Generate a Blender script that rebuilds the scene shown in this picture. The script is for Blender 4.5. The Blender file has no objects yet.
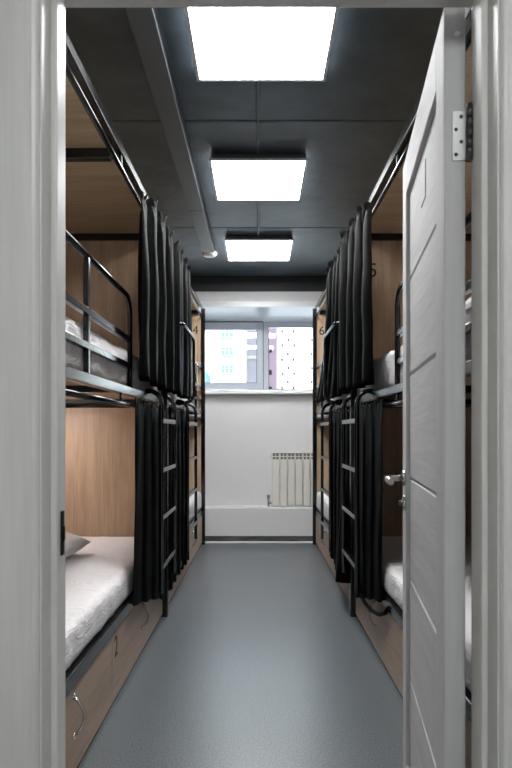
import bpy, bmesh, math, random
from mathutils import Vector, Matrix, noise

random.seed(4)
scene = bpy.context.scene
COL = scene.collection
PI = math.pi

# ------------------------------------------------------------------ helpers
class MB:
    """Collects shapes into one bmesh, build() links it as ONE mesh object."""
    def __init__(self):
        self.bm = bmesh.new()

    def box(self, x0, x1, y0, y1, z0, z1, bevel=0.0, seg=2):
        x0, x1 = min(x0, x1), max(x0, x1)
        y0, y1 = min(y0, y1), max(y0, y1)
        z0, z1 = min(z0, z1), max(z0, z1)
        r = bmesh.ops.create_cube(self.bm, size=1.0)
        vs = r['verts']
        for v in vs:
            v.co = Vector((x0 + (v.co.x + .5) * (x1 - x0), y0 + (v.co.y + .5) * (y1 - y0), z0 + (v.co.z + .5) * (z1 - z0)))
        if bevel > 0:
            es = set(e for v in vs for e in v.link_edges)
            bmesh.ops.bevel(self.bm, geom=list(es), offset=bevel, segments=seg, profile=.5, affect='EDGES')
        return self

    def tube(self, pts, r=.0125, n=12, cap=True, closed=False):
        pts = [Vector(p) for p in pts]
        rings = []
        m = len(pts)
        up = None
        for i, p in enumerate(pts):
            a = pts[i - 1] if (i > 0 or closed) else pts[i]
            b = pts[(i + 1) % m] if (i < m - 1 or closed) else pts[i]
            t = (b - a).normalized()
            if up is None:
                up = Vector((0, 0, 1)) if abs(t.z) < .9 else Vector((1, 0, 0))
            s = t.cross(up)
            if s.length < 1e-4:
                s = t.cross(Vector((0, 1, 0)))
            s.normalize()
            u = s.cross(t).normalized()
            up = u
            rad = r[i] if isinstance(r, (list, tuple)) else r
            rings.append([self.bm.verts.new(p + (s * math.cos(2 * PI * k / n) + u * math.sin(2 * PI * k / n)) * rad) for k in range(n)])
        last = m if closed else m - 1
        for i in range(last):
            A, B = rings[i], rings[(i + 1) % m]
            for k in range(n):
                f = self.bm.faces.new((A[k], A[(k + 1) % n], B[(k + 1) % n], B[k]))
                f.smooth = True
        if cap and not closed:
            self.bm.faces.new(list(reversed(rings[0])))
            self.bm.faces.new(rings[-1])
        return self

    def lathe(self, prof, n=24, mat=None):
        """prof: list of (r, z) about local z, placed by matrix."""
        mat = mat or Matrix.Identity(4)
        rings = []
        for r, z in prof:
            rings.append([self.bm.verts.new(mat @ Vector((max(r, 1e-4) * math.cos(2 * PI * k / n), max(r, 1e-4) * math.sin(2 * PI * k / n), z))) for k in range(n)])
        for A, B in zip(rings, rings[1:]):
            for k in range(n):
                f = self.bm.faces.new((A[k], A[(k + 1) % n], B[(k + 1) % n], B[k]))
                f.smooth = True
        self.bm.faces.new(list(reversed(rings[0])))
        self.bm.faces.new(rings[-1])
        return self

    def prism(self, poly, lo, hi, axis='y'):
        """polygon of 2-D points extruded along an axis: axis 'x' -> (y,z), 'y' -> (x,z), 'z' -> (x,y)."""
        def P(a, b, t):
            return {'x': (t, a, b), 'y': (a, t, b), 'z': (a, b, t)}[axis]
        A = [self.bm.verts.new(P(a, b, lo)) for a, b in poly]
        B = [self.bm.verts.new(P(a, b, hi)) for a, b in poly]
        k = len(poly)
        self.bm.faces.new(A)
        self.bm.faces.new(list(reversed(B)))
        for i in range(k):
            self.bm.faces.new((A[i], B[i], B[(i + 1) % k], A[(i + 1) % k]))
        return self

    def build(self, name, mat, parent=None, smooth=False):
        bmesh.ops.recalc_face_normals(self.bm, faces=self.bm.faces[:])
        me = bpy.data.meshes.new(name)
        if smooth:
            for f in self.bm.faces:
                f.smooth = True
        self.bm.to_mesh(me)
        self.bm.free()
        o = bpy.data.objects.new(name, me)
        if mat:
            me.materials.append(mat)
        COL.objects.link(o)
        if parent:
            o.parent = parent
        return o


def thing(name, label, cat, loc=(0, 0, 0), rotz=0, group=None):
    o = bpy.data.objects.new(name, None)
    o.empty_display_size = .1
    COL.objects.link(o)
    o.location = loc
    o.rotation_euler = (0, 0, rotz)
    return tag(o, label, cat, group)


def tag(o, label, cat, group=None):
    o['label'] = label
    o['category'] = cat
    if group:
        o['group'] = group
    return o


def struct(o, label=None, cat=None):
    o['kind'] = 'structure'
    if label:
        o['label'] = label
    if cat:
        o['category'] = cat
    return o


def arc(c, r, a0, a1, n, f):
    """points of an arc in a plane given by f(u, w)"""
    return [f(c[0] + r * math.cos(a0 + (a1 - a0) * i / n), c[1] + r * math.sin(a0 + (a1 - a0) * i / n)) for i in range(n + 1)]

# ------------------------------------------------------------------ materials
def nodes(m):
    m.use_nodes = True
    nt = m.node_tree
    return nt, nt.nodes, nt.links, nt.nodes['Principled BSDF']


def lin(c):
    return tuple(((v / 255) / 12.92 if v / 255 <= .04045 else ((v / 255 + .055) / 1.055) ** 2.4) for v in c) + (1,)


def plain(name, rgb, rough=.5, metal=0., spec=.5, bump=0., bscale=40., stretch=(1, 1, 1), var=0., coat=0.):
    m = bpy.data.materials.new(name)
    nt, N, L, b = nodes(m)
    b.inputs['Base Color'].default_value = lin(rgb)
    b.inputs['Roughness'].default_value = rough
    b.inputs['Metallic'].default_value = metal
    b.inputs['Specular IOR Level'].default_value = spec
    if coat:
        b.inputs['Coat Weight'].default_value = coat
        b.inputs['Coat Roughness'].default_value = .15
    if bump or var:
        tc = N.new('ShaderNodeTexCoord')
        mp = N.new('ShaderNodeMapping')
        mp.inputs['Scale'].default_value = stretch
        L.new(tc.outputs['Object'], mp.inputs['Vector'])
        nz = N.new('ShaderNodeTexNoise')
        nz.inputs['Scale'].default_value = bscale
        nz.inputs['Detail'].default_value = 6
        L.new(mp.outputs['Vector'], nz.inputs['Vector'])
        if bump:
            bp = N.new('ShaderNodeBump')
            bp.inputs['Strength'].default_value = bump
            bp.inputs['Distance'].default_value = .01
            L.new(nz.outputs['Fac'], bp.inputs['Height'])
            L.new(bp.outputs['Normal'], b.inputs['Normal'])
        if var:
            r = N.new('ShaderNodeValToRGB')
            c = lin(rgb)
            r.color_ramp.elements[0].position = .3
            r.color_ramp.elements[1].position = .7
            r.color_ramp.elements[0].color = tuple(v * (1 - var) for v in c[:3]) + (1,)
            r.color_ramp.elements[1].color = tuple(min(1, v * (1 + var)) for v in c[:3]) + (1,)
            L.new(nz.outputs['Fac'], r.inputs['Fac'])
            L.new(r.outputs['Color'], b.inputs['Base Color'])
    return m


def wood(name, dark, light, axis='z', rough=.45, fine=1.0, bump=.08, contrast=(.3, .72)):
    """grain runs along the given axis"""
    m = bpy.data.materials.new(name)
    nt, N, L, b = nodes(m)
    tc = N.new('ShaderNodeTexCoord')
    mp = N.new('ShaderNodeMapping')
    k = {'x': (.06, 1, 1), 'y': (1, .06, 1), 'z': (1, 1, .06)}[axis]
    mp.inputs['Scale'].default_value = tuple(v * fine for v in k)
    L.new(tc.outputs['Object'], mp.inputs['Vector'])
    n1 = N.new('ShaderNodeTexNoise')
    n1.inputs['Scale'].default_value = 14
    n1.inputs['Detail'].default_value = 8
    n1.inputs['Roughness'].default_value = .6
    n1.inputs['Distortion'].default_value = .6
    L.new(mp.outputs['Vector'], n1.inputs['Vector'])
    n2 = N.new('ShaderNodeTexNoise')
    n2.inputs['Scale'].default_value = 90
    n2.inputs['Detail'].default_value = 4
    L.new(mp.outputs['Vector'], n2.inputs['Vector'])
    mx = N.new('ShaderNodeMix')
    mx.data_type = 'FLOAT'
    mx.inputs['Factor'].default_value = .35
    L.new(n1.outputs['Fac'], mx.inputs[2])
    L.new(n2.outputs['Fac'], mx.inputs[3])
    r = N.new('ShaderNodeValToRGB')
    r.color_ramp.elements[0].position = contrast[0]
    r.color_ramp.elements[1].position = contrast[1]
    r.color_ramp.elements[0].color = lin(dark)
    r.color_ramp.elements[1].color = lin(light)
    L.new(mx.outputs[0], r.inputs['Fac'])
    L.new(r.outputs['Color'], b.inputs['Base Color'])
    b.inputs['Roughness'].default_value = rough
    bp = N.new('ShaderNodeBump')
    bp.inputs['Strength'].default_value = bump
    bp.inputs['Distance'].default_value = .004
    L.new(n2.outputs['Fac'], bp.inputs['Height'])
    L.new(bp.outputs['Normal'], b.inputs['Normal'])
    return m


def emit(name, rgb, strength):
    m = bpy.data.materials.new(name)
    nt, N, L, b = nodes(m)
    b.inputs['Base Color'].default_value = (.8, .8, .8, 1)
    b.inputs['Roughness'].default_value = .6
    b.inputs['Emission Color'].default_value = rgb + (1,)
    b.inputs['Emission Strength'].default_value = strength
    return m


ROOM_L = 24.0
HALL_L = 20.0
M = {}
M['oak'] = wood('oak_laminate_upright', (156, 130, 106), (204, 178, 150), 'z')
M['oak_flat'] = wood('oak_laminate_crosswise', (150, 128, 100), (198, 174, 142), 'x')
M['oak_drawer'] = wood('oak_laminate_lengthwise', (150, 126, 106), (192, 168, 146), 'y')
M['ash'] = wood('white_ash_door', (182, 182, 182), (206, 206, 207), 'z', rough=.68, bump=.22, contrast=(.25, .7))
M['ash_board'] = wood('white_ash_boards', (180, 180, 181), (208, 208, 210), 'y', rough=.66, bump=.3, contrast=(.25, .7))
M['frame_paint'] = wood('white_ash_frame', (204, 203, 199), (226, 226, 223), 'z', rough=.4, bump=.12)
M['black_metal'] = plain('black_powder_coated_steel', (13, 13, 15), rough=.2, spec=.7)
M['curtain'] = plain('black_curtain_cloth', (5, 6, 6), rough=.6, spec=.05, bump=.2, bscale=260)
def sheet_mat():
    m = bpy.data.materials.new('white_bed_linen')
    nt, N, L, b = nodes(m)
    b.inputs['Base Color'].default_value = lin((236, 233, 234)); b.inputs['Roughness'].default_value = .85; b.inputs['Specular IOR Level'].default_value = .2
    tc = N.new('ShaderNodeTexCoord')
    mp = N.new('ShaderNodeMapping'); mp.inputs['Rotation'].default_value = (.7, 0, 0); mp.inputs['Scale'].default_value = (4, 5, 22)
    L.new(tc.outputs['Object'], mp.inputs['Vector'])
    n1 = N.new('ShaderNodeTexNoise'); n1.inputs['Scale'].default_value = 1.6; n1.inputs['Detail'].default_value = 4; n1.inputs['Distortion'].default_value = .8
    L.new(mp.outputs['Vector'], n1.inputs['Vector'])
    # narrow ridges where the noise passes its middle value
    s1 = N.new('ShaderNodeMath'); s1.operation = 'SUBTRACT'; s1.inputs[1].default_value = .5; L.new(n1.outputs['Fac'], s1.inputs[0])
    s2 = N.new('ShaderNodeMath'); s2.operation = 'ABSOLUTE'; L.new(s1.outputs[0], s2.inputs[0])
    mr = N.new('ShaderNodeMapRange'); mr.inputs['From Min'].default_value = 0; mr.inputs['From Max'].default_value = .09; mr.inputs['To Min'].default_value = 1; mr.inputs['To Max'].default_value = 0
    L.new(s2.outputs[0], mr.inputs['Value'])
    bp = N.new('ShaderNodeBump'); bp.inputs['Strength'].default_value = .38; bp.inputs['Distance'].default_value = .006
    L.new(mr.outputs['Result'], bp.inputs['Height']); L.new(bp.outputs['Normal'], b.inputs['Normal'])
    return m
M['sheet'] = sheet_mat()
M['white_wall'] = plain('white_wall_paint', (226, 226, 227), rough=.8, spec=.25, bump=.05, bscale=60)
M['reveal'] = plain('white_reveal_paint', (236, 239, 241), rough=.35, spec=.5)
M['soffit'] = plain('white_gloss_lining', (230, 234, 240), rough=.28, spec=.5)
M['dark_paint'] = plain('charcoal_wall_paint', (50, 53, 57), rough=.6, spec=.4)
M['hall_wall'] = plain('grey_hall_paint', (200, 200, 198), rough=.8, spec=.2)
M['pvc'] = plain('grey_white_window_plastic', (206, 212, 222), rough=.35)
M['gasket'] = plain('dark_rubber_gasket', (52, 58, 68), rough=.6)
M['radiator'] = plain('cream_white_enamel', (232, 230, 222), rough=.35)
M['radiator_dark'] = plain('radiator_slot_grey', (120, 120, 112), rough=.6)
M['chrome'] = plain('satin_chrome', (205, 205, 205), rough=.22, metal=1.)
M['steel'] = plain('dull_nickel', (128, 128, 128), rough=.42, metal=1.)
M['dark_metal'] = plain('dark_bronze_metal', (30, 28, 26), rough=.4, metal=.6)
M['alu'] = plain('white_aluminium_rim', (228, 228, 232), rough=.4)
M['housing'] = plain('grey_light_housing', (88, 92, 97), rough=.5)
M['duct'] = plain('grey_painted_duct', (94, 98, 102), rough=.45)
M['white_plastic'] = plain('white_plastic', (238, 238, 236), rough=.4)
M['ink'] = plain('black_lettering', (22, 18, 15), rough=.5)
M['groove'] = plain('grey_groove_line', (112, 108, 108), rough=.6)
M['lamp'] = emit('led_panel_glow', (.985, .995, 1.0), ROOM_L)
M['bunk_fill_lamp'] = emit('fill_strip_glow', (1.0, .93, .93), 62.0)  # glow of the added fill lamp in the lower left bunk
M['hall_lamp'] = emit('hall_panel_glow', (.985, .995, 1.0), HALL_L)

# skirting metal strip with worn dirt
M['skirting'] = plain('scuffed_grey_skirting', (78, 78, 77), rough=.5, var=.55, bscale=9, stretch=(.6, 1, 3))

# ceiling: dark painted slabs with seams and blotches
def ceiling_mat():
    m = bpy.data.materials.new('charcoal_concrete_ceiling')
    nt, N, L, b = nodes(m)
    tc = N.new('ShaderNodeTexCoord')
    n1 = N.new('ShaderNodeTexNoise'); n1.inputs['Scale'].default_value = 2.2; n1.inputs['Detail'].default_value = 9; n1.inputs['Roughness'].default_value = .62
    L.new(tc.outputs['Object'], n1.inputs['Vector'])
    r = N.new('ShaderNodeValToRGB')
    r.color_ramp.elements[0].position = .3; r.color_ramp.elements[1].position = .75
    r.color_ramp.elements[0].color = lin((48, 58, 65)); r.color_ramp.elements[1].color = lin((80, 92, 102))
    L.new(n1.outputs['Fac'], r.inputs['Fac'])
    L.new(r.outputs['Color'], b.inputs['Base Color'])
    b.inputs['Roughness'].default_value = .46
    n2 = N.new('ShaderNodeTexNoise'); n2.inputs['Scale'].default_value = 9; n2.inputs['Detail'].default_value = 8
    L.new(tc.outputs['Object'], n2.inputs['Vector'])
    bp = N.new('ShaderNodeBump'); bp.inputs['Strength'].default_value = .25; bp.inputs['Distance'].default_value = .02
    L.new(n2.outputs['Fac'], bp.inputs['Height'])
    L.new(bp.outputs['Normal'], b.inputs['Normal'])
    return m
M['ceiling'] = ceiling_mat()

def floor_mat():
    m = bpy.data.materials.new('grey_speckled_linoleum')
    nt, N, L, b = nodes(m)
    tc = N.new('ShaderNodeTexCoord')
    n1 = N.new('ShaderNodeTexNoise'); n1.inputs['Scale'].default_value = 160; n1.inputs['Detail'].default_value = 3
    L.new(tc.outputs['Object'], n1.inputs['Vector'])
    r = N.new('ShaderNodeValToRGB')
    r.color_ramp.elements[0].position = .35; r.color_ramp.elements[1].position = .65
    r.color_ramp.elements[0].color = lin((70, 74, 78)); r.color_ramp.elements[1].color = lin((112, 117, 122))
    L.new(n1.outputs['Fac'], r.inputs['Fac'])
    L.new(r.outputs['Color'], b.inputs['Base Color'])
    n2 = N.new('ShaderNodeTexNoise'); n2.inputs['Scale'].default_value = 2.5; n2.inputs['Detail'].default_value = 3
    L.new(tc.outputs['Object'], n2.inputs['Vector'])
    mr = N.new('ShaderNodeMapRange'); mr.inputs['To Min'].default_value = .27; mr.inputs['To Max'].default_value = .345
    L.new(n2.outputs['Fac'], mr.inputs['Value'])
    L.new(mr.outputs['Result'], b.inputs['Roughness'])
    b.inputs['Specular IOR Level'].default_value = 1.0
    bp = N.new('ShaderNodeBump'); bp.inputs['Strength'].default_value = .03; bp.inputs['Distance'].default_value = .003
    L.new(n1.outputs['Fac'], bp.inputs['Height'])
    L.new(bp.outputs['Normal'], b.inputs['Normal'])
    return m
M['floor'] = floor_mat()

def glass_mat():
    m = bpy.data.materials.new('window_glass')
    m.use_nodes = True
    nt = m.node_tree; N = nt.nodes; L = nt.links
    N.clear()
    out = N.new('ShaderNodeOutputMaterial')
    tr = N.new('ShaderNodeBsdfTransparent'); tr.inputs['Color'].default_value = (.95, .98, .98, 1)
    gl = N.new('ShaderNodeBsdfGlossy'); gl.inputs['Roughness'].default_value = .02
    fr = N.new('ShaderNodeFresnel'); fr.inputs['IOR'].default_value = 1.45
    mx = N.new('ShaderNodeMixShader')
    L.new(fr.outputs['Fac'], mx.inputs['Fac']); L.new(tr.outputs[0], mx.inputs[1]); L.new(gl.outputs[0], mx.inputs[2])
    L.new(mx.outputs[0], out.inputs['Surface'])
    return m
M['glass'] = glass_mat()

# ------------------------------------------------------------------ room constants (camera stands at x=0,y=0)
CEIL = 2.81
BACK = 6.55
XL, XR = -1.56, 1.56

# ------------------------------------------------------------------ setting
o = MB().box(XL - .1, XR + .1, -4.6, BACK + .7, -.1, 0).build('floor', M['floor']); struct(o, 'grey speckled linoleum floor running between the bunk rows', 'floor')

# ceiling: three concrete slabs with narrow seams and a backing
cm = MB()
for a, b in ((1.1, 3.277), (3.283, 4.997), (5.003, BACK + .7)):
    cm.box(XL - .1, XR + .1, a, b, CEIL, CEIL + .06, .004, 1)
cm.box(XL - .1, XR + .1, 1.1, BACK + .7, CEIL + .045, CEIL + .12)
# filler ridges along the seams
for ys in (3.28, 5.0):
    cm.box(XL - .1, XR + .1, ys - .012, ys - .004, CEIL - .003, CEIL + .01)
o = cm.build('ceiling', M['ceiling']); struct(o, 'dark charcoal painted concrete ceiling with slab seams', 'ceiling')

o = MB().box(XL - .1, XL, 1.235, BACK, 0, CEIL).build('wall_left', M['white_wall']); struct(o)
o = MB().box(XR, XR + .1, 1.235, BACK, 0, CEIL).build('wall_right', M['white_wall']); struct(o)

# back wall with window opening; splayed soffit
WX0, WX1, WZ0, WZ1 = -1.15, 1.15, 1.575, 2.48
wb = MB()
wb.box(XL - .1, WX0, BACK, BACK + .7, 0, CEIL)
wb.box(WX1, XR + .1, BACK, BACK + .7, 0, CEIL)
wb.box(WX0, WX1, BACK, BACK + .7, 0, WZ0)
wb.prism([(BACK, WZ1), (BACK + .60, 2.43), (BACK + .7, 2.43), (BACK + .7, CEIL), (BACK, CEIL)], WX0, WX1, 'x')
soff = MB().prism([(BACK, WZ1 - .001), (BACK + .60, 2.429), (BACK + .60, 2.433), (BACK, WZ1 + .003)], WX0, WX1, 'x').build('trim_8', M['soffit']); struct(soff, 'glossy white lining on the underside of the window opening', 'trim')
wall_back = wb.build('wall_back', M['white_wall']); struct(wall_back, 'white back wall under and around the window', 'wall')
# dark painted band along the head of the back wall
o = MB().box(XL, XR, BACK - .012, BACK, 2.645, CEIL).build('trim_1', M['dark_paint']); struct(o, 'charcoal painted band along the top of the back wall', 'trim')
# lintel edge strip above the window
o = MB().box(XL, XR, BACK - .01, BACK, WZ1, 2.54, .002, 1).build('trim_2', M['reveal']); struct(o, 'pale strip along the top of the window opening', 'trim')
# low boxed ledge under the radiator
o = MB().box(XL, XR, 6.33, BACK, 0, .36, .006, 2).build('trim_3', M['white_wall']); struct(o, 'low white boxed ledge along the foot of the back wall', 'ledge')
sk = MB().box(XL, XR, 6.318, 6.33, .018, .072, .002, 1)
o = sk.build('baseboard_back', M['skirting']); struct(o, 'scuffed grey skirting strip at the foot of the ledge', 'baseboard')
o = MB().box(XL, XR, 6.31, 6.33, 0, .018, .003, 1).build('trim_4', M['reveal']); struct(o, 'thin white strip where ledge meets floor', 'trim')

# ---- hall the photographer stands in
HX0, HX1, HY0, HZ = -1.2, 1.2, -4.6, 2.62
def hallbox():
    MBx = MB().box(HX0 - .1, HX0, HY0, 1.10, 0, HZ).build('wall_hall_left', M['hall_wall']); struct(MBx)
    MBx = MB().box(HX1, HX1 + .1, HY0, 1.10, 0, HZ).build('wall_hall_right', M['hall_wall']); struct(MBx)
    MBx = MB().box(HX0 - .1, HX1 + .1, HY0 - .1, HY0, 0, HZ).build('wall_hall_end', M['hall_wall']); struct(MBx)
    MBx = MB().box(HX0 - .1, HX1 + .1, HY0 - .1, 1.10, HZ, HZ + .1).build('ceiling_hall', M['hall_wall']); struct(MBx)
hallbox()
# wall with the doorway
JL, JR, JT = -.39, .428, 2.008           # jamb faces
w = MB()
w.box(XL - .1, JL - .03, 1.10, 1.235, 0, 2.93)
w.box(JR + .03, XR + .1, 1.10, 1.235, 0, 2.93)
w.box(JL - .03, JR + .03, 1.10, 1.235, JT + .03, 2.93)
o = w.build('wall_front', M['hall_wall']); struct(o)

# door frame: jambs + stops, casing
SL, SR, ST = -.377, .4155, 1.994
f = MB()
f.box(JL - .03, JL, 1.10, 1.235, 0, JT + .03)
f.box(JR, JR + .03, 1.10, 1.235, 0, JT + .03)
f.box(JL, JR, 1.10, 1.235, JT, JT + .03)
f.box(JL, SL, 1.144, 1.19, 0, ST, .003, 2)
f.box(SR, JR, 1.144, 1.19, 0, ST, .003, 2)
f.box(JL, JR, 1.144, 1.19, ST, JT, .003, 2)
o = f.build('door_2', M['frame_paint']); struct(o, 'white wood-grain door frame lining around the doorway', 'door frame')
# casing with moulded inner edge (profile in x,y, runs vertically)
def casing(name, s, edge):
    prof = [(edge, 1.100), (edge, 1.094), (edge + s * .004, 1.0885), (edge + s * .010, 1.086), (edge + s * .014, 1.0865),
            (edge + s * .10, 1.082), (edge + s * .108, 1.086), (edge + s * .108, 1.100)]
    return MB().prism(prof, 0, 2.10, 'z').build(name, M['frame_paint'])
o = casing('trim_5', -1, JL - .003); struct(o, 'white moulded door casing at the left edge of the picture', 'trim')
o = casing('trim_6', 1, JR + .003); struct(o, 'white moulded door casing at the right edge of the picture', 'trim')
o = MB().box(JL - .003, JR + .003, 1.084, 1.100, JT + .004, 2.10, .004, 2).build('trim_7', M['frame_paint']); struct(o)
st = MB().box(SL, SL + .0035, 1.163, 1.178, .918, 1.003, .001, 1).box(SL, SL + .006, 1.166, 1.176, .945, .975, .002, 1).build('latch_plate', M['dark_metal'])
tag(st, 'small black metal strike plate on the left side of the door frame', 'strike plate')

# ------------------------------------------------------------------ door leaf, swung into the room
door = bpy.data.objects.new('door_1', None); COL.objects.link(door)
door.location = (.427, 1.243, 0); door.rotation_euler = (0, 0, math.radians(-7.2))
struct(door, 'white wood-grain door standing open against the right bunk beds', 'door')
LX0, LX1, LY0, LY1 = -.050, -.007, .004, .786
z0, z1 = .008, 2.022
s_ = MB()
s_.box(LX0, LX1, LY0, LY0 + .10, z0, z1, .0025, 2)
s_.build('hinge_stile', M['ash'], door)
MB().box(LX0, LX1, LY1 - .095, LY1, z0, z1, .0025, 2).build('lock_stile', M['ash'], door)
MB().box(LX0, LX1, LY0 + .10, LY1 - .095, 1.905, z1, .0015, 1).build('top_rail', M['ash_board'], door)
zz = [.10, .372, .688, 1.005, 1.333, 1.632, 1.905]
for a, b in zip(zz, zz[1:]):
    top = b if b < 1.9 else 1.905
    MB().prism([(LX0 + .018, a + .001), (LX0 + .018, a + .001), (LX0 + .012, a + .007), (LX0 + .012, top - (.005 if b < 1.9 else .0)), (LX0 + .018, top - .001), (LX1 - .006, top - .001), (LX1 - .006, a + .001)][1:],
               LY0 + .10, LY1 - .095, 'y').build('door_board', M['ash_board'], door)
MB().box(LX0, LX1, LY0 + .10, LY1 - .095, z0, .10, .0015, 1).build('bottom_rail', M['ash_board'], door)
# grey L-shaped groove line in the top board
MB().box(LX0 + .0105, LX0 + .014, .342, .350, 1.762, 1.861).box(LX0 + .0105, LX0 + .014, .342, .425, 1.762, 1.767).build('groove_line', M['groove'], door)
MB().lathe([(.006, 0), (.006, .0012), (.0, .0014)], 16, Matrix.Translation((-.024, LY0 + .0005, 1.965)) @ Matrix.Rotation(PI / 2, 4, 'X')).build('screw_cap', M['white_plastic'], door)
# hinge
hz0, hz1 = 1.705, 1.807
hg = MB()
hg.box(-.034, -.002, LY0 - .0018, LY0 + .0005, hz0, hz1, .0008, 1)
hinge = hg.build('hinge', M['steel'], door)
kn = MB()
for k in range(5):
    a = hz0 + k * (hz1 - hz0) / 5
    kn.tube([(-.0015, -.012, a + .001), (-.0015, -.012, a + (hz1 - hz0) / 5 - .001)], .0068, 14)
kn.tube([(-.0015, -.012, hz0 - .006), (-.0015, -.012, hz1 + .006)], .0045, 10)
kn.build('hinge_knuckle', M['steel'], hinge)
sc = MB()
for k, (xx, zf) in enumerate(((-.026, .13), (-.016, .38), (-.026, .63), (-.016, .88))):
    sc.lathe([(.0038, 0), (.0038, .0008), (.0015, .001)], 12, Matrix.Translation((xx, LY0 - .0016, hz0 + zf * (hz1 - hz0))) @ Matrix.Rotation(PI / 2, 4, 'X'))
sc.build('hinge_screws', M['dark_metal'], hinge)
# lever handle and lock rose on the corridor face
RX = Matrix.Rotation(-PI / 2, 4, 'Y')
hy = .715
hd = MB().lathe([(.026, 0), (.026, .005), (.023, .009), (.012, .010)], 28, Matrix.Translation((LX0, hy, 1.005)) @ RX).build('handle_rose', M['chrome'], door)
lv = MB()
pts = [(LX0 - .008, hy, 1.005), (LX0 - .038, hy, 1.005), (LX0 - .050, hy - .006, 1.005), (LX0 - .056, hy - .022, 1.005), (LX0 - .057, hy - .06, 1.004), (LX0 - .055, hy - .115, 1.001)]
lv.tube(pts, [.0095, .0095, .0105, .0115, .0115, .010], 14)
lv.build('lever', M['chrome'], hd)
lk = MB().lathe([(.024, 0), (.024, .005), (.021, .008), (.010, .009)], 28, Matrix.Translation((LX0, hy, .925)) @ RX).build('lock_rose', M['chrome'], door)
MB().lathe([(.006, .006), (.006, .014)], 12, Matrix.Translation((LX0, hy, .925)) @ RX).box(LX0 - .020, LX0 - .011, hy - .003, hy + .003, .916, .934, .002, 2).build('thumb_turn', M['steel'], lk)

# ------------------------------------------------------------------ window
win = bpy.data.objects.new('window_1', None); COL.objects.link(win); win.location = (0, BACK + .60, 0)
struct(win, 'white framed two-part window over the radiator at the room end', 'window')
y0, y1 = 0.0, .07
wf = MB()
wf.box(WX0, WX1, y0, y1, 2.368, 2.50)
wf.box(WX0, WX1, y0, y1, 1.575, 1.640)
wf.box(WX0, WX0 + .06, y0, y1, 1.640, 2.368)
wf.box(WX1 - .06, WX1, y0, y1, 1.640, 2.368)
wf.box(.054, .112, y0 - .004, y1, 1.640, 2.37, .004, 1)
wf.build('window_frame', M['pvc'], win)
sh = MB()
sx0, sx1 = WX0 + .062, .047
sh.box(sx0, sx0 + .072, -.022, .045, 1.645, 2.424, .005, 2)
sh.box(sx1 - .074, sx1, -.022, .045, 1.645, 2.424, .005, 2)
sh.box(sx0 + .072, sx1 - .074, -.022, .045, 2.336, 2.424, .005, 2)
sh.box(sx0 + .072, sx1 - .074, -.022, .045, 1.645, 1.716, .005, 2)
sash = sh.build('window_sash', M['pvc'], win)
g = MB()
gw = .004
g.box(sx0 + .07, sx1 - .072, -.024, -.019, 2.333, 2.3365); g.box(sx0 + .07, sx1 - .072, -.024, -.019, 1.7145, 1.718)
g.box(sx1 - .0765, sx1 - .072, -.024, -.019, 1.716, 2.336)
g.box(sx0, sx1, -.024, -.006, 2.418, 2.430); g.box(sx1, sx1 + .006, -.012, .0, 1.645, 2.42)
g.build('sash_gasket', M['gasket'], sash)
MB().box(sx0 + .07, sx1 - .072, .008, .014, 1.714, 2.338).build('window_pane', M['glass'], sash)
g2 = MB(); g2.box(.112, WX1 - .06, -.003, .004, 2.363, 2.3685); g2.box(.1115, .1165, -.003, .004, 1.640, 2.368); g2.box(.112, WX1 - .06, -.003, .004, 1.640, 1.644)
g2.build('pane_gasket', M['gasket'], win)
MB().box(.112, WX1 - .06, .030, .036, 1.640, 2.368).build('window_pane', M['glass'], win)
MB().box(WX0 - .05, WX1 + .05, -.60 - .075, 0, 1.546, 1.588, .008, 2).build('window_sill', M['reveal'], win)

# ------------------------------------------------------------------ radiator
rad = thing('radiator', 'cream white sectional radiator standing on the ledge under the window', 'radiator', (.135, 6.42, .368))
nsec, sw, rh = 10, .081, .565
for k in range(nsec):
    a = k * sw
    r_ = MB()
    r_.box(a + .005, a + sw - .005, -.006, .012, .012, rh - .075, .005, 2)        # front fin plate
    r_.box(a + .026, a + sw - .026, .010, .075, .0, rh, .006, 2)                 # core
    r_.box(a + .009, a + sw - .009, .068, .080, .012, rh - .04, .004, 1)
    r_.box(a + .004, a + sw - .004, .0, .078, .0, .035, .006, 2)                 # foot collector
    # crown with three openings
    r_.box(a + .003, a + .010, -.006, .070, rh - .08, rh - .004, .003, 1)
    r_.box(a + sw - .010, a + sw - .003, -.006, .070, rh - .08, rh - .004, .003, 1)
    r_.box(a + .036, a + .044, -.006, .070, rh - .08, rh - .004, .003, 1)
    r_.box(a + .003, a + sw - .003, -.006, .070, rh - .012, rh - .002, .003, 1)
    r_.box(a + .008, a + sw - .008, -.004, .002, rh - .05, rh - .041, .002, 1)
    s1 = r_.build('radiator_section', M['radiator'], rad)
    MB().box(a + .010, a + sw - .010, .004, .0095, rh - .079, rh - .012).build('crown_recess', M['radiator_dark'], s1)
v = MB().tube([(-.002, .035, .03), (-.035, .035, .03)], .011, 12).tube([(-.035, .035, .075), (-.035, .035, -.005)], .010, 12)
v.tube([(-.035, .035, .075), (-.035, .035, .085), (-.035, .035, .115)], [.012, .016, .015], 14)
v.build('radiator_valve', M['steel'], rad)
MB().tube([(-.001, .035, rh - .045), (-.014, .035, rh - .045)], .014, 12).build('end_plug', M['radiator'], rad)

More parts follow.
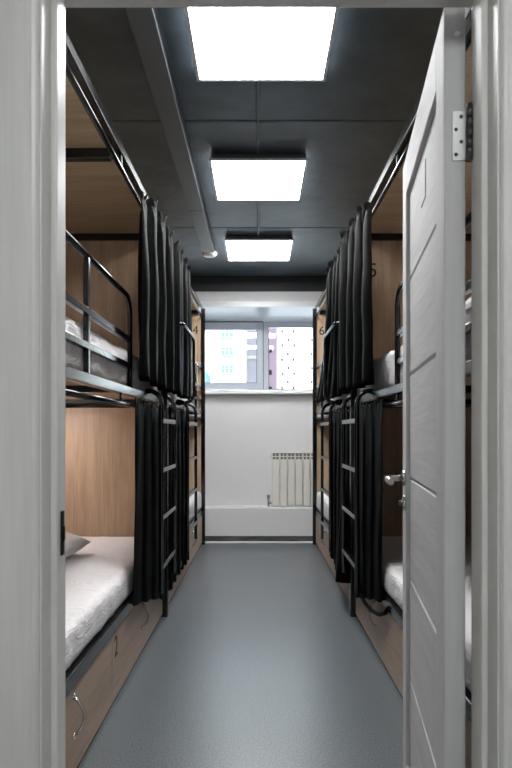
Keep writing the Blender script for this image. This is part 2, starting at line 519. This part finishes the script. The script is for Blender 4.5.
# ------------------------------------------------------------------ ceiling lights
def light_panel(name, label, cx, cy, zb, size, mat, rot=0, body=.042, length=None):
    t = thing(name, label, 'ceiling light', (cx, cy, zb), rot)
    h = size / 2
    MB().box(-h + .012, h - .012, -h + .012, h - .012, .012, body, .002, 1).build('housing', M['housing'], t)
    r = MB()
    for sx in (-1, 1):
        r.prism([(sx * h, 0), (sx * (h - .014), 0), (sx * (h - .014), .006), (sx * (h - .004), .012), (sx * h, .012)], -h, h, 'y')
    r.box(-h + .014, h - .014, -h, -h + .014, 0, .012); r.box(-h + .014, h - .014, h - .014, h, 0, .012)
    r.build('rim', M['alu'], t)
    MB().box(-h + .014, h - .014, -h + .014, h - .014, .004, .010).build('diffuser', mat, t)
    t.scale = (1, (length or size) / size, 1)
    return t
light_panel('ceiling_light', 'large square ceiling light nearest the doorway, cut off by its head', .010, 2.51, 2.765, .59, M['lamp'], length=.63)
light_panel('ceiling_light', 'square ceiling light in the middle of the row of three', -.004, 3.965, 2.765, .59, M['lamp'], length=.65)
light_panel('ceiling_light', 'square ceiling light nearest the window wall', -.001, 5.49, 2.765, .59, M['lamp'], length=.64)
light_panel('hall_ceiling_light', 'square ceiling light in the hallway above the doorway', .25, -.35, HZ - .043, .6, M['hall_lamp'])
light_panel('hall_ceiling_light', 'added unseen square ceiling light deeper in the hallway', .25, -3.0, HZ - .043, .6, M['hall_lamp'])  # added lamp, out of view, sends light low through the doorway to the bunks

# ducts on the ceiling
dm = MB()
dm.box(-.502, -.398, 1.24, 4.395, CEIL - .075, CEIL, .003, 1)
dm.box(-.502, -.398, 4.402, 5.42, CEIL - .075, CEIL, .003, 1)
dm.box(-.500, -.400, 4.39, 4.41, CEIL - .072, CEIL)
o = dm.build('cable_duct', M['duct']); tag(o, 'grey boxed cable duct along the ceiling left of the lights', 'cable duct')
sd = thing('smoke_detector', 'round white smoke detector at the far end of the ceiling duct', 'smoke detector', (-.445, 5.50, CEIL))
MB().lathe([(.043, -.045), (.043, 0)], 24).build('mount', M['dark_paint'], sd)
MB().lathe([(.030, -.094), (.050, -.089), (.066, -.076), (.070, -.062), (.066, -.050), (.045, -.044)], 32).build('sensor_head', M['white_plastic'], sd)
for a, b, lb in ((2.83, 3.64, 'thin grey cable trunking on the ceiling between the nearest and middle lights'), (4.29, 5.17, 'thin grey cable trunking on the ceiling between the middle and farthest lights')):
    o = MB().box(-.012, .002, a, b, CEIL - .016, CEIL, .003, 1).build('cable_conduit', M['duct']); tag(o, lb, 'cable trunking')

# ------------------------------------------------------------------ bunk beds
def text_mesh(ch, size):
    cu = bpy.data.curves.new('digit', 'FONT')
    cu.body = ch; cu.size = size; cu.extrude = .0006
    cu.align_x = 'CENTER'; cu.align_y = 'CENTER'
    ob = bpy.data.objects.new('digit', cu)
    COL.objects.link(ob)
    bpy.context.view_layer.update()
    me = bpy.data.meshes.new_from_object(ob.evaluated_get(bpy.context.evaluated_depsgraph_get()))
    bpy.data.objects.remove(ob)
    bpy.data.curves.remove(cu)
    return me

def number(ch, size, mat4, parent):
    me = text_mesh(ch, size)
    me.transform(mat4)
    me.materials.clear(); me.materials.append(M['ink'])
    o = bpy.data.objects.new('number', me)
    COL.objects.link(o); o.parent = parent
    return o

W = .90       # bunk depth away from the aisle
def bunk(label, s, x0, y0, x1, y1, guard, uprights, ladder, drawers, grab=None, panel_number=None, drawer_number=None, crossbars=()):
    """s=-1 left row, +1 right row. local v = s*x grows away from the aisle; local y along the row."""
    L_ = math.hypot(x1 - x0, y1 - y0)
    rot = -math.atan2(x1 - x0, y1 - y0)
    t = thing('bunk_bed', label, 'bunk bed', (x0, y0, 0), rot, None)
    bx = lambda mb, v0, v1, a, b, z0, z1, bev=.003: mb.box(s * v0, s * v1, a, b, z0, z1, bev, 2)
    # posts
    for (va, ya) in ((0, 0), (0, L_ - .04), (W - .04, 0), (W - .04, L_ - .04)):
        m = MB(); pv = .026 if (va == 0 and ya > 0) else 0; bx(m, va - pv, va + .04 - pv, ya, ya + .04, 0.0, 2.378 if not pv else 2.40); m.build('post', M['black_metal'], t)
    # upper and lower bed frames
    for nm, za, zb in (('upper_bed_frame', 1.322, 1.362), ('lower_bed_frame', .312, .364)):
        m = MB()
        bx(m, -.0015, .032, .02, L_ - .02, za, zb)
        bx(m, W - .032, W, .04, L_ - .04, za, zb)
        bx(m, .032, W - .032, 0.002, .036, za, zb); bx(m, .032, W - .032, L_ - .036, L_ - .002, za, zb)
        for q in crossbars:
            bx(m, .032, W - .032, q - .02, q + .02, za, zb - .008)
        m.build(nm, M['black_metal'], t)
    m = MB(); bx(m, .034, W - .034, .04, L_ - .04, 1.352, 1.364, .001); m.build('upper_bed_board', M['oak_flat'], t)
    m = MB(); bx(m, .034, W - .034, .04, L_ - .04, .340, .352, .001); m.build('lower_bed_board', M['oak_flat'], t)
    # canopy
    m = MB()
    bx(m, -.002, .040, .0, L_, 2.378, 2.418)
    bx(m, W - .04, W, .0, L_, 2.378, 2.418)
    bx(m, .04, W - .04, 0, .04, 2.338, 2.418); bx(m, .04, W - .04, L_ - .04, L_, 2.338, 2.418)
    for q in crossbars:
        bx(m, .04, W - .04, q - .022, q + .022, 2.336, 2.380)
    m.build('canopy_frame', M['black_metal'], t)
    m = MB(); bx(m, .041, W - .041, .04, L_ - .04, 2.381, 2.397, .001); m.build('canopy_board', M['oak_flat'], t)
    # end and back boards
    e = MB(); bx(e, .013, W - .04, L_ - .030, L_ - .014, 1.366, 2.338, .001); ep = e.build('end_panel', M['oak'], t)
    e = MB(); bx(e, .013, W - .04, L_ - .030, L_ - .014, .366, 1.300, .001); e.build('end_panel', M['oak'], t)
    e = MB(); bx(e, W - .030, W - .014, .04, L_ - .04, 1.366, 2.376, .001); e.build('back_panel', M['oak'], t)
    e = MB(); bx(e, W - .030, W - .014, .04, L_ - .04, .390, 1.320, .001); e.build('back_panel', M['oak'], t)
    if panel_number:
        ch, vv, z = panel_number
        number(ch, .125, Matrix.Translation((s * vv, L_ - .0312, z)) @ Matrix.Rotation(PI / 2, 4, 'X'), ep)
    # guard rail
    ga, gb, bend = guard                      # from, to, which end bends down
    zt, zbase, r = 1.79, 1.362, .09
    V = .016
    pt = lambda y, z: (s * V, y, z)
    e_ = 1 if bend == gb else -1
    start = ga if e_ > 0 else gb
    yc, zc = bend - e_ * r, zt - r
    path = [pt(start, zt)] + [pt(yc + e_ * r * math.sin(a), zc + r * math.cos(a)) for a in [i * PI / 2 / 8 for i in range(9)]] + [pt(bend, zbase)]
    gr = MB().tube(path, .0125, 12).build('guard_rail', M['black_metal'], t)
    for zm in (1.587, 1.462):
        m = MB(); bx(m, .004, .028, min(ga, gb), max(ga, gb), zm - .0125, zm + .0125, .002); m.build('guard_bar', M['black_metal'], gr)
    for u in uprights:
        m = MB(); bx(m, .006, .026, u - .011, u + .011, zbase, zt, .002); m.build('guard_upright', M['black_metal'], gr)
    # ladder hooked over the upper bed rail, standing .055 proud of the frame
    la, lb = ladder
    P = -.064
    ld = None
    for yy in (la, lb):
        path = [(s * P, yy, .27), (s * P, yy, 1.30)] + [(s * (P + .07 - .07 * math.cos(a)), yy, 1.30 + .075 * math.sin(a)) for a in [i * PI / 2 / 7 for i in range(1, 8)]] + [(s * .022, yy, 1.375)]
        m = MB().tube(path, .0125, 12)
        if ld is None:
            ld = m.build('ladder', M['black_metal'], t)
        else:
            m.build('ladder_side_rail', M['black_metal'], ld)
    for zr in (.41, .68, .94, 1.21):
        m = MB(); m.box(s * (P - .011), s * (P + .011), la, lb, zr - .0125, zr + .0125, .002, 2); m.build('rung', M['black_metal'], ld)
    if grab:
        a, b, zt2, pv = grab
        PV = -pv; rr = .07
        path = [(s * .02, a, zt2), (s * (PV + .03), a, zt2), (s * (PV + .008), a + .012, zt2), (s * PV, a + .04, zt2)] \
             + [(s * PV, b - rr + rr * math.sin(q), zt2 - rr + rr * math.cos(q)) for q in [i * PI / 2 / 6 for i in range(7)]] \
             + [(s * PV, b, 1.42), (s * (PV + .02), b, 1.375), (s * .0, b, 1.352)]
        m = MB().tube(path, .0115, 12)
        m.build('grab_rail', M['black_metal'], t)
    # curtain rods
    for zr in (2.318, 1.278):
        m = MB().tube([(s * .008, .03, zr), (s * .008, L_ - .03, zr)], .011, 12)
        for yy in (.05, L_ / 2, L_ - .05):
            m.box(s * .004, s * .014, yy - .008, yy + .008, zr, zr + (.064 if zr > 2 else .045), .001, 1)
        m.build('curtain_rod', M['black_metal'], t)
    # drawers
    for i, (da, db, hy_) in enumerate(drawers):
        m = MB(); bx(m, .004, .022, da, db, .022, .308, .0015)
        bx(m, .022, W - .1, da + .02, db - .02, .03, .26, .001)
        d = m.build('drawer', M['oak_drawer'], t)
        hm = MB()
        hp = [(s * (.004 - .036 * math.sin(PI * k / 10) ** .8), hy_, .275 - .13 * k / 10) for k in range(11)]
        hm.tube(hp, .0052, 10)
        for zq in (.275, .145):
            hm.lathe([(.010, 0), (.010, .003), (.007, .006)], 12, Matrix.Translation((s * .004, hy_, zq)) @ Matrix.Rotation(-s * PI / 2, 4, 'Y'))
        hm.build('handle', M['chrome'], d)
        if drawer_number and drawer_number[1] == i:
            ch, _, yq, zq = drawer_number
            rz = Matrix.Rotation(PI / 2 if s < 0 else -PI / 2, 4, 'Z')
            number(ch, .125, Matrix.Translation((s * .0032, yq, zq)) @ rz @ Matrix.Rotation(PI / 2, 4, 'X'), d)
    m = MB(); bx(m, .03, W - .04, .04, L_ - .04, .0, .022, .001); bx(m, .012, .03, .04, L_ - .04, .0, .015, .001); m.build('plinth', M['black_metal'], t)
    return t

FP = {  # front lines of the four bunks
    'LN': (-1, -.614, 1.60, -.593, 3.84), 'LF': (-1, -.592, 3.865, -.574, 6.26),
    'RN': (1, .617, 1.60, .594, 3.84), 'RF': (1, .594, 3.865, .572, 6.26),
}
bunk('left hand black bunk bed nearest the door, drawer front numbered 2', *FP['LN'], guard=(.03, 1.33, 1.33), uprights=(.62,), ladder=(1.75, 2.22),
     drawers=((.045, .94, .43), (.945, 2.195, 1.54)), drawer_number=('2', 1, 1.01, .236), crossbars=(1.07,))
bunk('right hand black bunk bed nearest the door, partly hidden behind the open door', *FP['RN'], guard=(.03, 1.15, 1.15), uprights=(.52,), ladder=(1.75, 2.24),
     drawers=((.045, .94, .43), (.945, 2.195, 1.57)), panel_number=('5', .112, 2.15), crossbars=(1.07,))
bunk('left hand black bunk bed by the window wall, end board numbered 4', *FP['LF'], guard=(1.36, 2.36, 1.36), uprights=(1.9,), ladder=(.63, 1.17),
     drawers=((.045, 1.2, .52), (1.205, 2.35, 1.53)), grab=(.02, .63, 1.835, .110), panel_number=('4', .072, 2.176), crossbars=(1.15,))
bunk('right hand black bunk bed by the window wall, end board numbered 6', *FP['RF'], guard=(1.36, 2.36, 1.36), uprights=(1.9,), ladder=(.63, 1.17),
     drawers=((.045, 1.2, .52), (1.205, 2.35, 1.53)), grab=(.02, .60, 1.84, .108), panel_number=('6', .066, 2.170), crossbars=(1.15,))

# ------------------------------------------------------------------ bedding
def front_x(key, y):
    s, x0, y0, x1, y1 = FP[key]
    return x0 + (x1 - x0) * (y - y0) / (y1 - y0)

def soft_box(name, cx, cy, cz, sx, sy, sz, r, amp, seed, label, cat, rot=0, step=.03, fold=(1, 1), group=None):
    """mattress wrapped in a sheet: rounded box with creases."""
    bm = bmesh.new()
    nx, ny, nz = max(2, int(sx / step)), max(2, int(sy / step)), max(3, int(sz / .02))
    faces = {}
    def vert(i, j, k):
        if (i, j, k) not in faces:
            p = Vector(((i / nx - .5) * sx, (j / ny - .5) * sy, (k / nz - .5) * sz))
            q = Vector((max(-sx / 2 + r, min(sx / 2 - r, p.x)), max(-sy / 2 + r, min(sy / 2 - r, p.y)), max(-sz / 2 + r, min(sz / 2 - r, p.z))))
            d = p - q
            n = d.normalized() if d.length > 1e-6 else Vector((0, 0, 1))
            c = q + n * r if d.length > 1e-6 else p
            side = max(0, 1 - abs(n.z))
            w = noise.noise(Vector((p.x * 3 + seed, p.y * 3, p.z * 3))) * .9 + noise.noise(Vector((p.x * 9 * fold[0] + seed, p.y * 9 * fold[1], p.z * 5))) * .55
            w2 = noise.noise(Vector((p.x * 6 + seed, (p.y + p.z * .8) * 15, p.z * 9 + 3)))
            w3 = (1 - abs(noise.noise(Vector((p.x * 5 - seed, p.y * 8 + p.x * 4, p.z * 4))))) ** 6
            w4 = (1 - abs(noise.noise(Vector((seed + p.x * 3, p.y * 11 + p.z * 14, p.z * 6))))) ** 5
            damp = 0 if k == 0 else 1
            c = c + n * (amp * (w * .7 + side * (w2 * .8 + w4 * 1.0) + (.5 + side) * w3 - .4)) * damp
            faces[(i, j, k)] = bm.verts.new(c)
        return faces[(i, j, k)]
    def quad(a, b, c, d):
        f = bm.faces.new((vert(*a), vert(*b), vert(*c), vert(*d))); f.smooth = True
    for i in range(nx):
        for j in range(ny):
            quad((i, j, nz), (i + 1, j, nz), (i + 1, j + 1, nz), (i, j + 1, nz))
            quad((i, j, 0), (i, j + 1, 0), (i + 1, j + 1, 0), (i + 1, j, 0))
    for i in range(nx):
        for k in range(nz):
            quad((i, 0, k), (i + 1, 0, k), (i + 1, 0, k + 1), (i, 0, k + 1))
            quad((i, ny, k), (i, ny, k + 1), (i + 1, ny, k + 1), (i + 1, ny, k))
    for j in range(ny):
        for k in range(nz):
            quad((0, j, k), (0, j, k + 1), (0, j + 1, k + 1), (0, j + 1, k))
            quad((nx, j, k), (nx, j + 1, k), (nx, j + 1, k + 1), (nx, j, k + 1))
    bmesh.ops.recalc_face_normals(bm, faces=bm.faces[:])
    me = bpy.data.meshes.new(name); bm.to_mesh(me); bm.free(); me.materials.append(M['sheet'])
    o = bpy.data.objects.new(name, me); COL.objects.link(o)
    o.location = (cx, cy, cz); o.rotation_euler = (0, 0, rot)
    return tag(o, label, cat, group)

def mattress(key, level, h, label, seed, amp=.0045, inset=.036):
    s, x0, y0, x1, y1 = FP[key]
    rot = -math.atan2(x1 - x0, y1 - y0)
    L_ = math.hypot(x1 - x0, y1 - y0)
    base = .365 if level == 'lower' else 1.366
    inset = .010 if level == 'lower' else .034
    v = (inset + W - .036) / 2
    w = W - .036 - inset
    c = Vector((x0, y0, 0)) + Matrix.Rotation(rot, 3, 'Z') @ Vector((s * v, L_ / 2, 0))
    return soft_box('mattress', c.x, c.y, base + h / 2 + .001, w, L_ - .095, h, .030, amp, seed, label, 'mattress', rot, step=.022)

mattress('LN', 'lower', .140, 'white sheeted mattress on the lower left bunk nearest the door', 1.3)
mattress('LN', 'upper', .185, 'white creased mattress behind the guard rail of the upper left bunk nearest the door', 4.1, .008)
mattress('RN', 'lower', .140, 'white sheeted mattress on the lower right bunk beside the open door', 7.7)
mattress('RN', 'upper', .185, 'white creased mattress on the upper right bunk beside the open door', 9.2, .009)
mattress('LF', 'lower', .18, 'white mattress on the lower left bunk by the window wall', 12.4)
mattress('LF', 'upper', .13, 'white mattress on the upper left bunk by the window wall', 15.9)
mattress('RF', 'lower', .18, 'white mattress on the lower right bunk by the window wall', 18.2)
mattress('RF', 'upper', .13, 'white mattress on the upper right bunk by the window wall', 21.6)

def pillow(cx, cy, cz, sx, sy, h, rot, label, seed):
    bm = bmesh.new(); n = 26
    top, bot = {}, {}
    for i in range(n + 1):
        for j in range(n + 1):
            u, v = 2 * i / n - 1, 2 * j / n - 1
            pin = 1 - .10 * (abs(u * v)) * 0 
            x = u * sx / 2 * (1 - .06 * (1 - v * v)); 
            x = u * sx / 2 * (1 - .05 * (1 - abs(v) ** 2) * 0) ; y = v * sy / 2
            x *= 1 - .07 * (1 - u * u) * 0; 
            # pinched edges between the corners
            x *= 1 - .05 * (1 - v ** 2) * abs(u) ; y *= 1 - .05 * (1 - u ** 2) * abs(v)
            t = ((1 - abs(u) ** 2.6) * (1 - abs(v) ** 2.6)) ** .42
            w = noise.noise(Vector((u * 2.5 + seed, v * 2.5, 1))) * .10 + noise.noise(Vector((u * 6 + seed, v * 6, 4))) * .05
            edge = i in (0, n) or j in (0, n)
            zt = h * t * (.62 + w)
            zb = -h * t * .34
            a = bm.verts.new((x, y, zt)); top[i, j] = a
            bot[i, j] = a if edge else bm.verts.new((x, y, zb))
    for i in range(n):
        for j in range(n):
            f = bm.faces.new((top[i, j], top[i + 1, j], top[i + 1, j + 1], top[i, j + 1])); f.smooth = True
            q = (bot[i, j], bot[i, j + 1], bot[i + 1, j + 1], bot[i + 1, j])
            try:
                f = bm.faces.new(q); f.smooth = True
            except ValueError:
                pass
    bmesh.ops.recalc_face_normals(bm, faces=bm.faces[:])
    me = bpy.data.meshes.new('pillow'); bm.to_mesh(me); bm.free(); me.materials.append(M['sheet'])
    o = bpy.data.objects.new('pillow', me); COL.objects.link(o)
    o.location = (cx, cy, cz); o.rotation_euler = (0, 0, rot)
    return tag(o, label, 'pillow')

pillow(-1.145, 3.07, .562, .48, .42, .13, math.radians(-3), 'white pillow lying on the lower left mattress by the door frame', 2.0)
pillow(.99, 2.02, 1.606, .46, .56, .13, math.radians(6), 'white pillow on the upper right mattress seen past the door hinge', 5.0)

# ------------------------------------------------------------------ curtains
def curtain(label, key, ya, yb, zt, zh, folds, amp, proud, seed, level, hem_y=None, bulge=None, group=None, hem_near=None, nt=None, tuck=False, sweep=1.7):
    """gathered cloth hanging from a rod. ya/yb: extent along the row; hem_y: extent at the hem (ya, yb);
    bulge(t, h): extra push towards the aisle, h = 0 at top and 1 at hem."""
    s = FP[key][0]
    rnd = random.Random(seed)
    nt = nt or folds * 24
    nz = 60
    ph = [rnd.uniform(.65, 1.25) for _ in range(folds * 2 + 2)]
    sh = [rnd.uniform(-.3, .3) for _ in range(folds * 2 + 2)]
    bm = bmesh.new()
    grid = []
    for k in range(nz + 1):
        h = k / nz
        row = []
        for i in range(nt + 1):
            t = i / nt
            ztop = zt + .014 * math.sin(2 * PI * folds * t * 3 + seed * 1.7) + .012 * noise.noise(Vector((t * folds * 5, seed, 0))) - (.075 * max(0, 1 - t * 3) if level == 'n' else 0) + .010 * math.cos(2 * PI * folds * t * 2 + seed)
            hem = zh if hem_near is None else zh + (hem_near - zh) * max(0, 1 - t * 1.15)
            hem += .008 * math.sin(5 * t + seed)
            z = ztop + (hem - ztop) * h
            a0 = ya; a1 = yb
            if hem_y:
                e = h ** sweep
                a0 = ya + (hem_y[0] - ya) * e
                a1 = yb + (hem_y[1] - yb) * e
            fi = folds * t
            q = int(min(folds * 2 - 1, fi * 2))
            am = ph[q] * (1 - (fi * 2 - q)) + ph[q + 1] * (fi * 2 - q)
            shift = sh[q] * (1 - (fi * 2 - q)) + sh[q + 1] * (fi * 2 - q)
            # header: sharp narrow pleats, below: softer deep folds
            phase = 2 * PI * fi + shift * min(1, h * 3) + .35 * math.sin(h * 4 + seed + fi)
            soft = math.sin(phase)
            sharp = 2 / PI * math.asin(math.sin(phase) * .995)
            hd = min(1, h / .10)
            f = (sharp * (1 - hd) + (soft * .85 + .15 * math.sin(2 * phase + seed)) * hd)
            grow = .62 + .38 * min(1, h * 2.2) + .1 * math.sin(3 * h + seed + fi)
            grow *= 1 - .45 * math.exp(-((h - .04) / .02) ** 2)
            off_h = .010 * math.sin(2 * PI * folds * t * 3 + seed) * math.exp(-h / .04)
            off = proud + amp * am * f * grow + (off_h if level in 'un' else 0)
            y = a0 + (a1 - a0) * t - .012 * math.sin(2 * phase) * hd
            y += .006 * noise.noise(Vector((t * 8, z * 5, seed)))
            off += .006 * noise.noise(Vector((t * 14, z * 4, seed + 9)))
            if bulge:
                off += bulge(t, h)
            if tuck:
                off *= min(1, .15 + t / .06)
            off = max(off, .006)
            x = front_x(key, y) - s * off
            row.append(bm.verts.new((x, y, z)))
        grid.append(row)
    for k in range(nz):
        for i in range(nt):
            f = bm.faces.new((grid[k][i], grid[k][i + 1], grid[k + 1][i + 1], grid[k + 1][i])); f.smooth = True
    bmesh.ops.recalc_face_normals(bm, faces=bm.faces[:])
    me = bpy.data.meshes.new('curtain'); bm.to_mesh(me); bm.free(); me.materials.append(M['curtain'])
    o = bpy.data.objects.new('curtain', me); COL.objects.link(o)
    so = o.modifiers.new('cloth', 'SOLIDIFY'); so.thickness = .003; so.offset = 0
    return tag(o, label, 'curtain', group)

UT, UH = 2.345, 1.395
sag = lambda t: -.035 * max(0, 1 - t * 3)
curtain('black gathered curtain of the upper left bunk nearest the door', 'LN', 2.84, 3.785, UT - .02, UH, 4, .042, .048, 1, 'n', bulge=lambda t, h: .018 * t)
curtain('black gathered curtain of the upper left bunk by the window wall', 'LF', 3.845, 4.66, UT + .01, UH, 4, .036, .062, 2, 'u', tuck=True)
curtain('black gathered curtain of the upper right bunk beside the open door', 'RN', 2.96, 3.785, UT - .02, UH, 4, .040, .058, 3, 'n', bulge=lambda t, h: .03 * t)
curtain('black gathered curtain of the upper right bunk by the window, hem swept sideways', 'RF', 3.845, 4.62, UT, UH, 5, .034, .064, 4, 'u', hem_y=(3.845, 5.55), tuck=True, sweep=3.2)
LT = 1.300
curtain('long black curtain beside the white mattress of the lower left bunk', 'LN', 2.88, 3.785, LT, .150, 4, .009, .022, 5, 'l', hem_near=.36, hem_y=(2.82, 3.785))
curtain('long black curtain of the lower left bunk by the window wall', 'LF', 3.845, 4.82, LT, .150, 5, .012, .030, 6, 'l', tuck=True)
rc = curtain('long black curtain beside the white mattress of the lower right bunk', 'RN', 2.88, 3.785, LT, .17, 4, .009, .022, 7, 'l', hem_near=.33, hem_y=(2.93, 3.785))
curtain('long black curtain of the lower right bunk by the window, hem flaring into the aisle', 'RF', 3.845, 4.85, LT, .19, 5, .012, .030, 8, 'l', tuck=True,
        bulge=lambda t, h: .075 * max(0, (h - .35) / .65) ** 1.5 * max(0, 1 - t / .55))

tie = MB().tube([(.556, 3.46, .300), (.560, 3.38, .262), (.565, 3.27, .240), (.574, 3.12, .240), (.585, 2.98, .262), (.594, 2.88, .300), (.600, 2.84, .335)], .010, 10)
tie.build('curtain_tie', M['curtain'], rc)

# added fill lamp, out of view, brightens the lower left bunk's end panel
rl = thing('bunk_fill_lamp', 'added unseen strip fill lamp under the upper bed of the left bunk nearest the door', 'lamp', (-1.29, 3.42, 1.262))
MB().box(-.17, .17, -.03, .03, .012, .060, .004, 2).build('fill_lamp_body', M['white_plastic'], rl)
MB().box(-.16, .16, -.024, .024, 0, .014, .003, 2).build('fill_lamp_diffuser', M['bunk_fill_lamp'], rl)

# ------------------------------------------------------------------ outside
M['ext_cream'] = plain('pale_cream_render', (214, 212, 206), rough=.9, spec=.1)
M['ext_lilac'] = plain('pale_lilac_render', (172, 169, 182), rough=.9, spec=.1)
M['ext_pink'] = plain('pale_pink_render', (178, 150, 162), rough=.9, spec=.1)
M['ext_white'] = plain('white_cladding', (206, 205, 202), rough=.9, spec=.1)
M['ext_teal'] = plain('pale_teal_cladding', (96, 126, 130), rough=.9, spec=.1)
M['ext_glass'] = plain('teal_window_glass', (66, 104, 112), rough=.3)
M['ext_unit'] = plain('grey_outdoor_unit', (30, 28, 30), rough=.7)
M['ground'] = plain('pale_asphalt', (150, 150, 150), rough=.9, spec=.1, var=.15, bscale=.5)
o = MB().box(-150, 150, 8.0, 260, -6.2, -6).build('ground', M['ground']); struct(o)

def building(label, x0, x1, y, depth, top, mat):
    t = thing('apartment_building', label, 'building', ((x0 + x1) / 2, y, -6))
    w = (x1 - x0) / 2
    MB().box(-w, w, 0, depth, 0, top + 6, .05, 1).build('wall', mat, t)
    return t, w
b1, w = building('pale cream apartment building with paired windows seen through the left pane', -26, -2.3, 100, 20, 46, M['ext_cream'])
for zc in (8.2, 11.25, 14.2, 17.2, 20.2):
    for xc in (-5.2, -13.5, -21.5):
        a = xc - b1.location.x
        fr = MB().box(a - 1.05, a + 1.05, -.12, .05, zc + 6 - .75, zc + 6 + .75, .03, 1)
        wdw = fr.build('window', M['ext_white'], b1)
        p = MB()
        for k in range(3):
            q = a - 1.0 + k * .69
            p.box(q + .04, q + .60, -.16, -.10, zc + 6 - .66, zc + 6 + .05); p.box(q + .04, q + .60, -.16, -.10, zc + 6 + .12, zc + 6 + .66)
        p.build('pane', M['ext_glass'], wdw)
        MB().box(a - 1.25, a + 1.25, -.3, .02, zc + 6 - 1.0, zc + 6 - .85).build('window_sill', M['ext_teal'], wdw)
for zc in (9.7, 18.6):
    MB().box(-w, w, -.35, .02, zc + 6 - .1, zc + 6 + .1).build('cornice', M['ext_lilac'], b1)
b2, w = building('pale teal ribbed low building at the left edge of the left pane', -16, -7.4, 84, 10, 9.6, M['ext_teal'])
p = MB()
for k in range(11):
    p.box(-w + k * .78, -w + k * .78 + .3, -.15, .02, 0, 15.4)
p.build('rib', M['ext_cream'], b2)
b3, w = building('pale lilac apartment block between the two window panes', -2.3, 1.2, 118, 14, 42, M['ext_lilac'])
MB().box(-w, w, -.4, .02, 21, 21.6).build('cornice', M['ext_white'], b3)
b4, w = building('narrow pale pink building seen beside the window mullion', 1.3, 3.9, 124, 12, 44, M['ext_pink'])
for zc in (13.0, 9.6, 17.5):
    f_ = MB().box(-1.0, .0, -.12, .04, zc + 5.5, zc + 6.5).build('window', M['ext_unit'], b4)
b5, w = building('plain white apartment building dotted with small grey vents seen through the right pane', 3.4, 26, 100, 20, 48, M['ext_white'])
for k in range(9):
    for i, xo in enumerate((3.75, 4.7, 5.6, 8.5, 10.4, 12.2)):
        zc = 8.0 + k * 2.3 + (.9 if i % 2 else 0)
        a = xo - b5.location.x + (.12 if k % 2 else 0)
        MB().box(a - .16, a + .16, -.25, .02, zc + 6, zc + 6.45).build('vent', M['ext_unit'], b5)

# daylight
wd = bpy.data.worlds.new('sky'); scene.world = wd; wd.use_nodes = True
bg = wd.node_tree.nodes['Background']
bg.inputs['Color'].default_value = (.72, .86, 1.0, 1)
bg.inputs['Strength'].default_value = 6.0
sun = bpy.data.lights.new('sun', 'SUN'); sun.energy = 13; sun.angle = math.radians(2); sun.color = (1, .95, .88)
so = bpy.data.objects.new('sun', sun); COL.objects.link(so)
so.rotation_euler = (math.radians(52), 0, math.radians(-18))

# repeats share a group
for nm, grp in (('bunk_bed', 'black bunk beds along the aisle'), ('mattress', 'white mattresses on the bunks'), ('pillow', 'white pillows on the bunks'),
                ('curtain', 'black bunk curtains'), ('ceiling_light', 'square ceiling lights in a row'), ('hall_ceiling_light', 'square hallway lights'),
                ('cable_conduit', 'ceiling cable trunking'), ('apartment_building', 'buildings outside the window')):
    for ob in list(COL.objects):
        if ob.parent is None and 'label' in ob and ob.name.split('.')[0] == nm:
            ob['group'] = grp

# ------------------------------------------------------------------ camera
cam = bpy.data.cameras.new('camera'); co = bpy.data.objects.new('camera', cam); COL.objects.link(co)
co.location = (0, 0, 1.155); co.rotation_euler = (PI / 2, 0, 0)
cam.sensor_fit = 'AUTO'; cam.sensor_width = 36
cam.lens = 613 / 768 * 36
cam.shift_x = -3 / 768
cam.shift_y = 47 / 768
cam.dof.use_dof = True; cam.dof.focus_distance = 3.6; cam.dof.aperture_fstop = 8
cam.clip_start = .02; cam.clip_end = 600
scene.camera = co

scene.view_settings.view_transform = 'Standard'
scene.view_settings.look = 'None'
scene.view_settings.gamma = 1
scene.view_settings.use_curve_mapping = False
scene.view_settings.exposure = 0.3
scene.cycles.use_denoising = True
scene.cycles.max_bounces = 10
scene.cycles.diffuse_bounces = 6
scene.cycles.sample_clamp_indirect = 6
